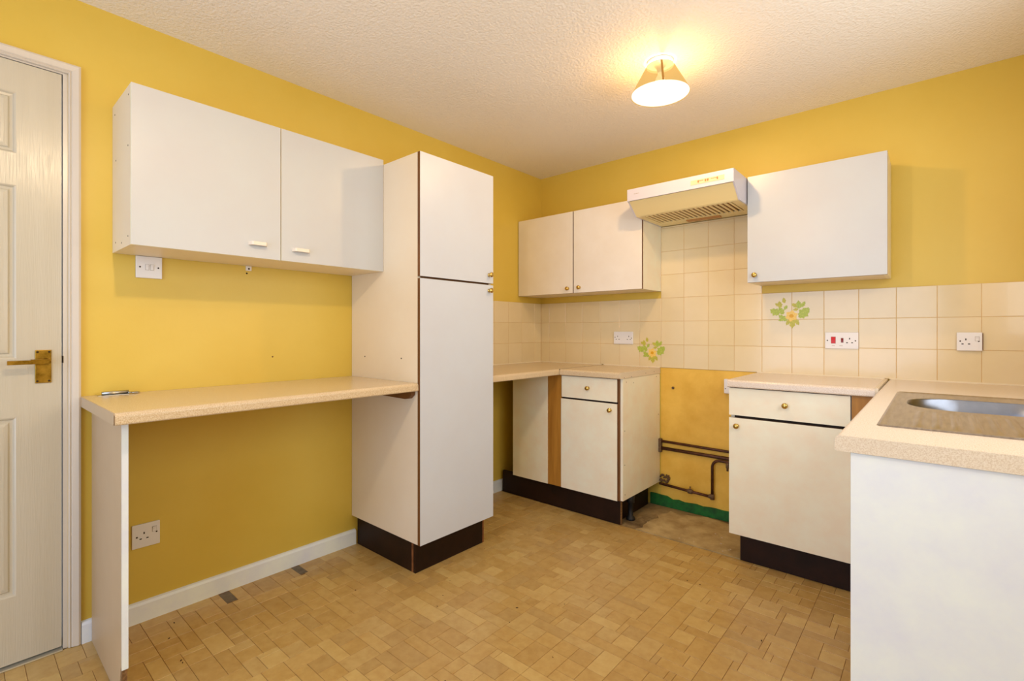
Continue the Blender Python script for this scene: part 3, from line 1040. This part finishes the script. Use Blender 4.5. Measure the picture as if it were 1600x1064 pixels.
# ---------------------------------------------------------------- extractor hood
hd = thing('extractor_hood', 'white extractor hood with slatted underside between the back wall cabinets', 'extractor hood', (1.3, -0.24, 1.83))
HX0, HX1 = 1.0045, 1.5985
cheek = [(-0.008, 1.832), (-0.378, 1.832), (-0.462, 1.899), (-0.475, 1.906), (-0.475, 1.972), (-0.008, 1.972)]
bm = bmesh.new()
prism(bm, cheek, 'x', HX0, HX0 + 0.008)
prism(bm, cheek, 'x', HX1 - 0.008, HX1)
box(bm, HX0 + 0.008, HX1 - 0.008, -0.475, -0.008, 1.966, 1.972)
box(bm, HX0 + 0.008, HX1 - 0.008, -0.016, -0.008, 1.832, 1.966)
casing = obj('casing', bm, M['hood_white'], hd)
obj('front_panel', B((HX0 + 0.0002, HX1 - 0.0002, -0.4795, -0.4752, 1.9045, 1.9735), bev=0.0018), M['hood_white'], hd)
bm = bmesh.new()
prism(bm, [(-0.470, 1.905), (-0.455, 1.905), (-0.372, 1.840), (-0.372, 1.833), (-0.379, 1.835)], 'x', HX0 + 0.0085, HX1 - 0.0085)
obj('visor', bm, M['hood_visor'], hd)
bm = bmesh.new()
gx0, gx1, gy0, gy1 = 1.050, 1.552, -0.352, -0.118
box(bm, HX0 + 0.0085, HX1 - 0.0085, -0.3715, gy0, 1.832, 1.838)
box(bm, HX0 + 0.0085, HX1 - 0.0085, gy1, -0.0008, 1.832, 1.838)
box(bm, HX0 + 0.0085, gx0, gy0, gy1, 1.832, 1.838)
box(bm, gx1, HX1 - 0.0085, gy0, gy1, 1.832, 1.838)
obj('base_plate', bm, M['hood_visor'], hd)
obj('grease_filter', B((gx0 - 0.01, gx1 + 0.01, gy0 - 0.01, gy1 + 0.01, 1.843, 1.846)), M['slider'], hd)
ns = 19
for k in range(ns):
    xx = gx0 + (gx1 - gx0) * (k + 0.5) / ns
    obj('grille_slat', B((xx - 0.0055, xx + 0.0055, gy0, gy1, 1.832, 1.838)), M['hood_visor'], hd)
obj('lamp_cover', B((1.205, 1.405, -0.098, -0.052, 1.8265, 1.8318), bev=0.002), M['slider'], hd)
cp = obj('control_panel', B((1.380, 1.553, -0.4812, -0.4797, 1.9245, 1.9490)), M['hood_label'], hd)
for xx, w_ in ((1.432, 0.030), (1.470, 0.012), (1.503, 0.036)):
    obj('slider_slot', B((xx - w_ / 2, xx + w_ / 2, -0.4818, -0.4813, 1.9395, 1.9420)), M['slider'], hd)
for xx in (1.4205, 1.4580, 1.4700, 1.5190):
    obj('slider', B((xx - 0.003, xx + 0.003, -0.4845, -0.4813, 1.9325, 1.9435)), M['slider'], hd)
bm = bmesh.new()
for k, w_ in enumerate((0.005, 0.004, 0.006, 0.004, 0.005)):
    box(bm, 1.049 + k * 0.0066, 1.049 + k * 0.0066 + w_, -0.4799, -0.4796, 1.9400, 1.9432)
obj('printed_mark', bm, M['print'], hd)

# ---------------------------------------------------------------- ceiling lamps
SZ0, SZ1, SR0, SR1 = 2.208, 2.334, 0.128, 0.060


def ceiling_lamp(LX, LY, label, power, col, drop=0.0):
    lp = thing('ceiling_lamp', label, 'lamp', (LX, LY, H))
    bm = bmesh.new()
    lathe(bm, [(0.0, 0.0), (0.056, 0.0), (0.058, -0.006), (0.055, -0.013), (0.030, -0.014), (0.016, -0.03), (0.012, -0.048), (0.0, -0.048)], (0, 0, 1), (LX, LY, H - 0.0005), 32)
    obj('ceiling_rose', bm, M['plastic_white'], lp)
    z0, z1 = SZ0 - drop, SZ1 - drop
    bm = bmesh.new()
    lathe(bm, [(SR1, z1), (SR0, z0)], (0, 0, 1), (LX, LY, 0), 48, 0)
    shade = obj('shade', bm, M['shade'], lp)
    bm = bmesh.new()
    lathe(bm, [(0.0, z0 + 0.003), (SR0 - 0.003, z0 + 0.003)], (0, 0, 1), (LX, LY, 0), 48, 0)
    obj('diffuser', bm, M['diffuser'], lp)
    # overlapping seam of the shade, facing the room
    ang = -1.05
    bm = bmesh.new()
    vs = []
    for (r, z) in ((SR1 + 0.0012, z1 - 0.002), (SR0 + 0.0006, z0 + 0.002)):
        for da in (-0.0045 / r, 0.0045 / r):
            for rr in (r, r - 0.0008):
                vs.append(bm.verts.new((LX + rr * math.cos(ang + da), LY + rr * math.sin(ang + da), z)))
    for f in ((0, 2, 6, 4), (1, 3, 7, 5), (0, 1, 5, 4), (2, 3, 7, 6), (0, 1, 3, 2), (4, 5, 7, 6)):
        bm.faces.new([vs[i] for i in f])
    obj('shade_seam', bm, M['shade_seam'], shade)
    bm = bmesh.new()
    lathe(bm, [(0.0, -0.050), (0.010, -0.050), (0.011, -0.060), (0.019, -0.074), (0.022, -0.088), (0.018, -0.100), (0.009, -0.106), (0.0, -0.108)], (0, 0, 1), (LX, LY, H - drop), 24)
    obj('bulb', bm, M['bulb'], lp)
    if drop > 0:
        bm = bmesh.new()
        tube(bm, [(LX, LY, H - 0.02), (LX, LY, H - drop - 0.05)], 0.008, 12)
        obj('stem', bm, M['plastic_white'], lp)
    pd = bpy.data.lights.new('lamp_light', 'POINT')
    pd.energy = power
    pd.color = col
    pd.shadow_soft_size = 0.03
    po = bpy.data.objects.new('lamp_light', pd)
    C.objects.link(po)
    po.parent = lp
    po.location = (0, 0, z0 + 0.010 - H)


ceiling_lamp(1.4356, -0.990, 'lit cone-shaped cream lampshade close under the ceiling', LAMP_POWER, LAMP_COL)
ceiling_lamp(1.4356, -2.710, 'matching lit cone lampshade on the ceiling nearer the garden door', LAMP_POWER_2, LAMP_COL_2, 0.13)

# ---------------------------------------------------------------- sockets and switches
class Face:
    """maps plate coordinates (a along the wall, z up, d out of the wall) to boxes"""
    def __init__(s, wall, a, z, off=0.0):
        s.wall, s.a, s.z, s.off = wall, a, z, off

    def box(s, a0, a1, z0, z1, d0, d1):
        if s.wall == 'back':
            return (s.a + a0, s.a + a1, -s.off - d1, -s.off - d0, s.z + z0, s.z + z1)
        return (s.off + d0, s.off + d1, s.a + a0, s.a + a1, s.z + z0, s.z + z1)

    def pt(s, a, z, d):
        return (s.a + a, -s.off - d, s.z + z) if s.wall == 'back' else (s.off + d, s.a + a, s.z + z)

    def n(s):
        return (0, -1, 0) if s.wall == 'back' else (1, 0, 0)


def faceplate(label, cat, name, f, w, h, pins, rockers, screws, th=0.009):
    t = thing(name, label, cat, f.pt(0, -h / 2, 0))
    bm = bmesh.new()
    box(bm, *f.box(-w / 2, w / 2, -h / 2, h / 2, 0.0004, th), bev=0.002)
    obj('faceplate', bm, M['plastic_white'], t)
    for (pa, pz) in pins:
        for (da, dz, ww, hh) in ((0, 0.010, 0.0042, 0.0085), (-0.011, -0.011, 0.0075, 0.0042), (0.011, -0.011, 0.0075, 0.0042)):
            obj('pin_slot', B(f.box(pa + da - ww / 2, pa + da + ww / 2, pz + dz - hh / 2, pz + dz + hh / 2, th, th + 0.0004)), M['hole'], t)
    for (ra, rz, rw, rh, mm) in rockers:
        bm = bmesh.new()
        box(bm, *f.box(ra - rw / 2 - 0.0012, ra + rw / 2 + 0.0012, rz - rh / 2 - 0.0012, rz + rh / 2 + 0.0012, th, th + 0.0003))
        obj('rocker_gap', bm, M['print'], t)
        a0, a1 = ra - rw / 2, ra + rw / 2
        q = [(rz - rh / 2, th + 0.0003), (rz + rh / 2, th + 0.0003), (rz + rh / 2, th + 0.0045), (rz, th + 0.0022), (rz - rh / 2, th + 0.0018)]
        bm = bmesh.new()
        A = [bm.verts.new(f.pt(a0, z, d)) for z, d in q]
        D = [bm.verts.new(f.pt(a1, z, d)) for z, d in q]
        bm.faces.new(A); bm.faces.new(D)
        for k in range(5):
            l = (k + 1) % 5
            bm.faces.new((A[k], A[l], D[l], D[k]))
        obj('rocker', bm, mm, t)
    for (sa, sz) in screws:
        bm = bmesh.new()
        lathe(bm, [(0.0, 0), (0.0032, 0), (0.0032, 0.0004), (0.0, 0.0008)], f.n(), f.pt(sa, sz, th), 10)
        obj('screw', bm, M['screw'], t)
    return t


WH = M['plastic_white']
faceplate('white double light switch below the left wall cabinet', 'switch', 'light_switch', Face('left', -2.5612, 1.3978), 0.086, 0.086, [],
          [(-0.007, 0.0, 0.010, 0.021, WH), (0.009, 0.0, 0.010, 0.021, WH)], [(-0.030, 0), (0.030, 0)])
faceplate('white single socket low on the left wall under the worktop', 'socket', 'wall_socket', Face('left', -2.5710, 0.3375), 0.091, 0.092,
          [(-0.007, 0.0)], [(0.027, 0.017, 0.013, 0.019, WH)], [(-0.030, -0.002), (0.034, 0.004)])
faceplate('white double socket on tiles under the two-door wall cabinet', 'socket', 'wall_socket', Face('back', 0.7312, 1.1000, TT), 0.146, 0.086,
          [(-0.043, 0.0), (0.043, 0.0)], [], [(-0.063, 0.003), (0.063, -0.002)])
ck = faceplate('white cooker switch plate with red rocker and socket on the tiles', 'switch', 'cooker_switch', Face('back', 1.9975, 1.0960, TT), 0.146, 0.086,
               [(0.035, 0.0)], [(-0.036, 0.002, 0.019, 0.034, M['red']), (0.003, 0.001, 0.009, 0.022, M['red_dark'])], [(-0.063, 0.0), (0.060, -0.001)])
fk = Face('back', 1.9975, 1.0960, TT)
for pa, ww in ((-0.036, 0.014), (-0.002, 0.015)):
    obj('printed_mark', B(fk.box(pa - ww / 2, pa + ww / 2, -0.028, -0.0255, 0.009, 0.0092)), M['print'], ck)
st = faceplate('white single switched socket on tiles behind the sink', 'socket', 'wall_socket', Face('back', 2.4867, 1.0970, TT + 0.006), 0.086, 0.084,
               [(-0.012, 0.0)], [(0.026, 0.013, 0.012, 0.019, WH)], [(-0.031, 0.002), (0.031, 0.002)])
obj('back_box_shade', B((2.4487, 2.5330, -TT - 0.0062, -TT - 0.0004, 1.0590, 1.1350)), M['brown_edge'], st)  # dark brown back box, offset right as the shadow strip beside the plate

# cable outlet plate half hidden by the right worktop
t = thing('cable_outlet', 'white cable outlet box on yellow wall beside the right worktop', 'outlet', (1.45, -0.012, 0.775))
obj('box', B((1.4090, 1.4950, -0.030, -0.0014, 0.7720, 0.8580), bev=0.003), M['plastic_white'], t)
bm = bmesh.new()
lathe(bm, [(0.0, 0), (0.003, 0), (0.003, 0.0005), (0.0, 0.0008)], (0, -1, 0), (1.418, -0.030, 0.800), 10)
obj('screw', bm, M['screw'], t)

# fixing tab on the left wall under the wall cabinet
t = thing('fixing_tab', 'small white fixing tab with screw under the left wall cabinet', 'bracket', (0.005, -2.188, 1.421))
obj('tab', B((0.0005, 0.007, -2.2000, -2.1760, 1.4200, 1.4405), bev=0.0015), M['plastic_white'], t)
bm = bmesh.new()
lathe(bm, [(0.0, 0), (0.004, 0), (0.004, 0.0008), (0.0, 0.0014)], (1, 0, 0), (0.007, -2.188, 1.4285), 10)
obj('screw', bm, M['screw'], t)
bm = bmesh.new()
lathe(bm, [(0.0, 0.0002), (0.004, 0.0002), (0.003, 0.0010), (0.0, 0.0014)], (1, 0, 0), (0.0, -2.1945, 1.408), 10)
tag(obj('screw_plug', bm, M['hole']), 'dark screw hole in yellow wall just below the fixing tab', 'screw')
bm = bmesh.new()
lathe(bm, [(0.0, 0.0002), (0.004, 0.0002), (0.003, 0.0010), (0.0, 0.0014)], (1, 0, 0), (0.0, -2.08, 1.024), 10)
tag(obj('screw_plug', bm, M['chip']), 'small brown wall plug in yellow wall above the long worktop', 'screw')
bm = bmesh.new()
lathe(bm, [(0.0, 0.001), (0.007, 0.001), (0.009, 0.004), (0.008, 0.008), (0.005, 0.009), (0.004, 0.006), (0.0, 0.006)], (0, -1, 0), (1.0835, -0.0005, 0.7774), 14)
tag(obj('wall_plug', bm, M['fitting']), 'small metal plug ring on stained yellow wall in the cooker gap', 'plug')

# metal catch lying on the long worktop
t = thing('barrel_bolt', 'loose metal barrel bolt lying on the left end of the long worktop', 'bolt', (0.045, -2.68, WT))
bm = bmesh.new()
tube(bm, [(0.034, -2.712, WT + 0.008), (0.034, -2.632, WT + 0.008)], 0.0065, 12)
obj('barrel', bm, M['chrome'], t)
obj('base_plate', B((0.022, 0.052, -2.725, -2.634, WT + 0.0002, WT + 0.0018)), M['chrome'], t)
bm = bmesh.new()
tube(bm, [(0.040 + 0.010 * math.cos(a), -2.612 + 0.012 * math.sin(a), WT + 0.004) for a in [math.pi * 2 * k / 20 for k in range(21)]], 0.003, 8)
tube(bm, [(0.038, -2.634, WT + 0.005), (0.038, -2.622, WT + 0.0045)], 0.0035, 8)
obj('ring', bm, M['chrome'], t)

# ---------------------------------------------------------------- pipes in the cooker gap
def pipe(label, pts, r, name='water_pipe'):
    t = thing(name, label, 'pipe', pts[0])
    bm = bmesh.new()
    tube(bm, pts, r, 12)
    obj('pipe', bm, M['copper'], t)
    return t


P1 = pipe('upper of two parallel brown pipes crossing the yellow wall', [(0.99, -0.014, 0.424), (1.62, -0.014, 0.418)], 0.0085)
P2 = pipe('lower of two parallel brown pipes crossing the yellow wall', [(0.99, -0.014, 0.378), (1.62, -0.014, 0.377)], 0.0110)
bm = bmesh.new()
box(bm, 0.985, 1.012, -0.030, -0.0016, 0.352, 0.440, bev=0.003)
tag(obj('pipe_clip', bm, M['fitting']), 'dark clip where the two parallel pipes meet the base unit', 'clip')
bend = [(1.341, -0.030, 0.150), (1.341, -0.030, 0.315)] + [(1.341 + 0.045 * (1 - math.cos(a)), -0.030, 0.315 + 0.045 * math.sin(a)) for a in [math.pi / 2 * k / 8 for k in range(1, 9)]] + [(1.500, -0.030, 0.360)]
t = thing('gas_pipe', 'brown gas pipe low on the wall rising into a swan-neck bend', 'pipe', (1.2, -0.03, 0.13))
bm = bmesh.new()
tube(bm, [(1.003, -0.030, 0.149), (1.20, -0.030, 0.138), (1.341, -0.030, 0.132)], 0.0085)
obj('horizontal_run', bm, M['copper'], t)
bm = bmesh.new()
tube(bm, bend, 0.0085)
obj('rising_bend', bm, M['copper'], t)
bm = bmesh.new()
lathe(bm, [(0.0, -0.016), (0.013, -0.016), (0.013, 0.014), (0.011, 0.016), (0.0, 0.016)], (0, 0, 1), (1.341, -0.030, 0.134), 14)
tube(bm, [(1.318, -0.030, 0.134), (1.342, -0.030, 0.132)], 0.012)
obj('elbow_joint', bm, M['fitting'], t)
bm = bmesh.new()
lathe(bm, [(0.0, -0.014), (0.014, -0.014), (0.016, -0.004), (0.016, 0.006), (0.013, 0.016), (0.0, 0.016)], (1, 0, 0), (1.205, -0.030, 0.138), 8)
tube(bm, [(1.205, -0.030, 0.138), (1.205, -0.030, 0.168)], 0.004, 8)
obj('tee_joint', bm, M['fitting'], t)
bm = bmesh.new()
lathe(bm, [(0.0, 0.0), (0.009, 0.0), (0.010, 0.03), (0.006, 0.034), (0.006, 0.05), (0.0, 0.05)], (0, 0, -1), (1.430, -0.030, 0.357), 10)
obj('isolation_valve', bm, M['fitting'], t)
# lump of dark fibre where the gas pipe leaves the wall
bm = bmesh.new()
r2 = random.Random(5)
for k in range(26):
    cx, cz = 1.030 + r2.uniform(-0.030, 0.030), 0.178 + r2.uniform(-0.022, 0.026)
    bmesh.ops.create_icosphere(bm, subdivisions=1, radius=r2.uniform(0.005, 0.011), matrix=Matrix.Translation((cx, -0.006 - r2.uniform(0, 0.010), cz)))
o = obj('pipe_packing', bm, M['fitting'], t)

# green painted strip at the foot of the wall
bm = bmesh.new()
n = 18
top = []
for k in range(n + 1):
    x = 0.93 + (1.62 - 0.93) * k / n
    top.append((x, 0.056 + r2.uniform(-0.004, 0.004) + (0.012 if k < 4 else 0)))
prism(bm, [(0.93, -0.003), (1.62, -0.003)] + list(reversed(top)), 'y', -0.012, -0.0014)
tag(obj('green_strip', bm, M['green']), 'rough green painted strip at the foot of the wall in the cooker gap', 'strip')
# broken lumps of mortar along its foot
r3 = random.Random(9)
bm = bmesh.new()
for k in range(20):
    x = r3.uniform(1.0, 1.62)
    y = r3.uniform(-0.46, -0.02)
    s = r3.uniform(0.0015, 0.005)
    bmesh.ops.create_icosphere(bm, subdivisions=1, radius=s, matrix=Matrix.Translation((x, y, (0.0045 if x > 1.11 and y < -0.14 else -0.004) + s * 0.5)) @ Matrix.Diagonal((1.4, 1, 0.6, 1)))
o = tag(obj('concrete_crumbs', bm, M['debris_white']), 'pale crumbs of plaster scattered on the bare concrete', 'rubble')
o['kind'] = 'stuff'
bm = bmesh.new()
r3 = random.Random(21)
for k in range(46):
    x = r3.uniform(0.06, 2.1)
    y = r3.uniform(-2.7, -0.6)
    if x < 0.56 and y > -1.70:
        continue
    s = r3.uniform(0.0015, 0.0036)
    bmesh.ops.create_icosphere(bm, subdivisions=1, radius=s, matrix=Matrix.Translation((x, y, s * 0.4)) @ Matrix.Rotation(r3.uniform(0, 3.14), 4, 'Z') @ Matrix.Diagonal((r3.uniform(1, 2.6), 0.8, 0.5, 1)))
o = tag(obj('floor_crumbs', bm, M['debris']), 'small dark crumbs scattered over the vinyl floor', 'crumbs')
o['kind'] = 'stuff'

# ---------------------------------------------------------------- flower decals on the tiles
def leaf_shape(bm, cx, cz, length, width, ang, y, mi=0, notch=0.0):
    """flat pointed leaf with real (paper) thickness, ang = direction of the tip"""
    n = 7
    up = []
    lo = []
    for k in range(n + 1):
        t = k / n
        w = width * 0.5 * math.sin(math.pi * t ** 0.8) * (1 + notch * (0.5 if k % 2 else -0.5))
        up.append((t * length, w))
        lo.append((t * length, -w))
    pts = up + list(reversed(lo))[1:-1]
    ca, sa = math.cos(ang), math.sin(ang)
    P = [(cx + p[0] * ca - p[1] * sa, cz + p[0] * sa + p[1] * ca) for p in pts]
    prism(bm, P, 'y', y, y - 0.0006, mi)


def decal(label, cx, cz):
    y = -TT - 0.0003
    t = thing('flower_decal', label, 'decal', (cx, -TT, cz - 0.09))
    s = 0.00035

    def at(px, py):
        return cx + (px - 1065) * s, cz - (py - 600) * 0.00031
    leaves = [(985, 440, 70, 40, 100, 1), (965, 430, 50, 30, 60, 1), (925, 520, 85, 55, 100, 1), (900, 500, 60, 34, 140, 1),
              (890, 640, 120, 90, 150, 0), (960, 640, 100, 70, 120, 0), (990, 560, 60, 40, 60, 0), (1000, 760, 120, 60, 140, 0), (970, 740, 70, 44, 200, 0),
              (1100, 740, 140, 80, 268, 1), (1060, 760, 90, 50, 240, 1), (1140, 760, 90, 50, 300, 1),
              (1160, 520, 80, 50, 150, 1), (1190, 540, 100, 60, 95, 0), (1230, 520, 80, 44, 60, 0), (1170, 570, 60, 36, 190, 1),
              (1215, 690, 150, 110, 50, 0), (1200, 700, 110, 70, 20, 0), (1260, 640, 90, 60, 40, 0)]
    for i, (px, py, L, w, a, mi) in enumerate(leaves):
        x, z = at(px, py)
        bm = bmesh.new()
        leaf_shape(bm, x - 0.2 * L * s * math.cos(math.radians(a)), z - 0.2 * L * s * math.sin(math.radians(a)), 1.35 * L * s, 1.25 * w * s, math.radians(a), y - 0.00005 * (i % 5), 0, 0.5)
        obj('leaf', bm, M['leaf'] if mi == 0 else M['leaf_olive'], t)
    x, z = at(1085, 690)
    for k in range(6):
        bm = bmesh.new()
        a = math.radians(60 * k + 20)
        leaf_shape(bm, x + 0.003 * math.cos(a), z + 0.003 * math.sin(a), 0.030, 0.026, a, y - 0.0006 - 0.0001 * (k % 2))
        obj('petal', bm, M['petal'], t)
    bm = bmesh.new()
    prism(bm, [(x + 0.011 * math.cos(2 * math.pi * k / 14), z + 0.010 * math.sin(2 * math.pi * k / 14)) for k in range(14)], 'y', y - 0.0012, y - 0.0018)
    obj('flower_centre', bm, M['petal_mid'], t)


decal('yellow flower and green leaf decal on tiles beside the cooker gap', 0.9350, 1.0290)
decal('yellow flower and green leaf decal on tiles under the single-door wall cabinet', 1.7570, 1.2580)
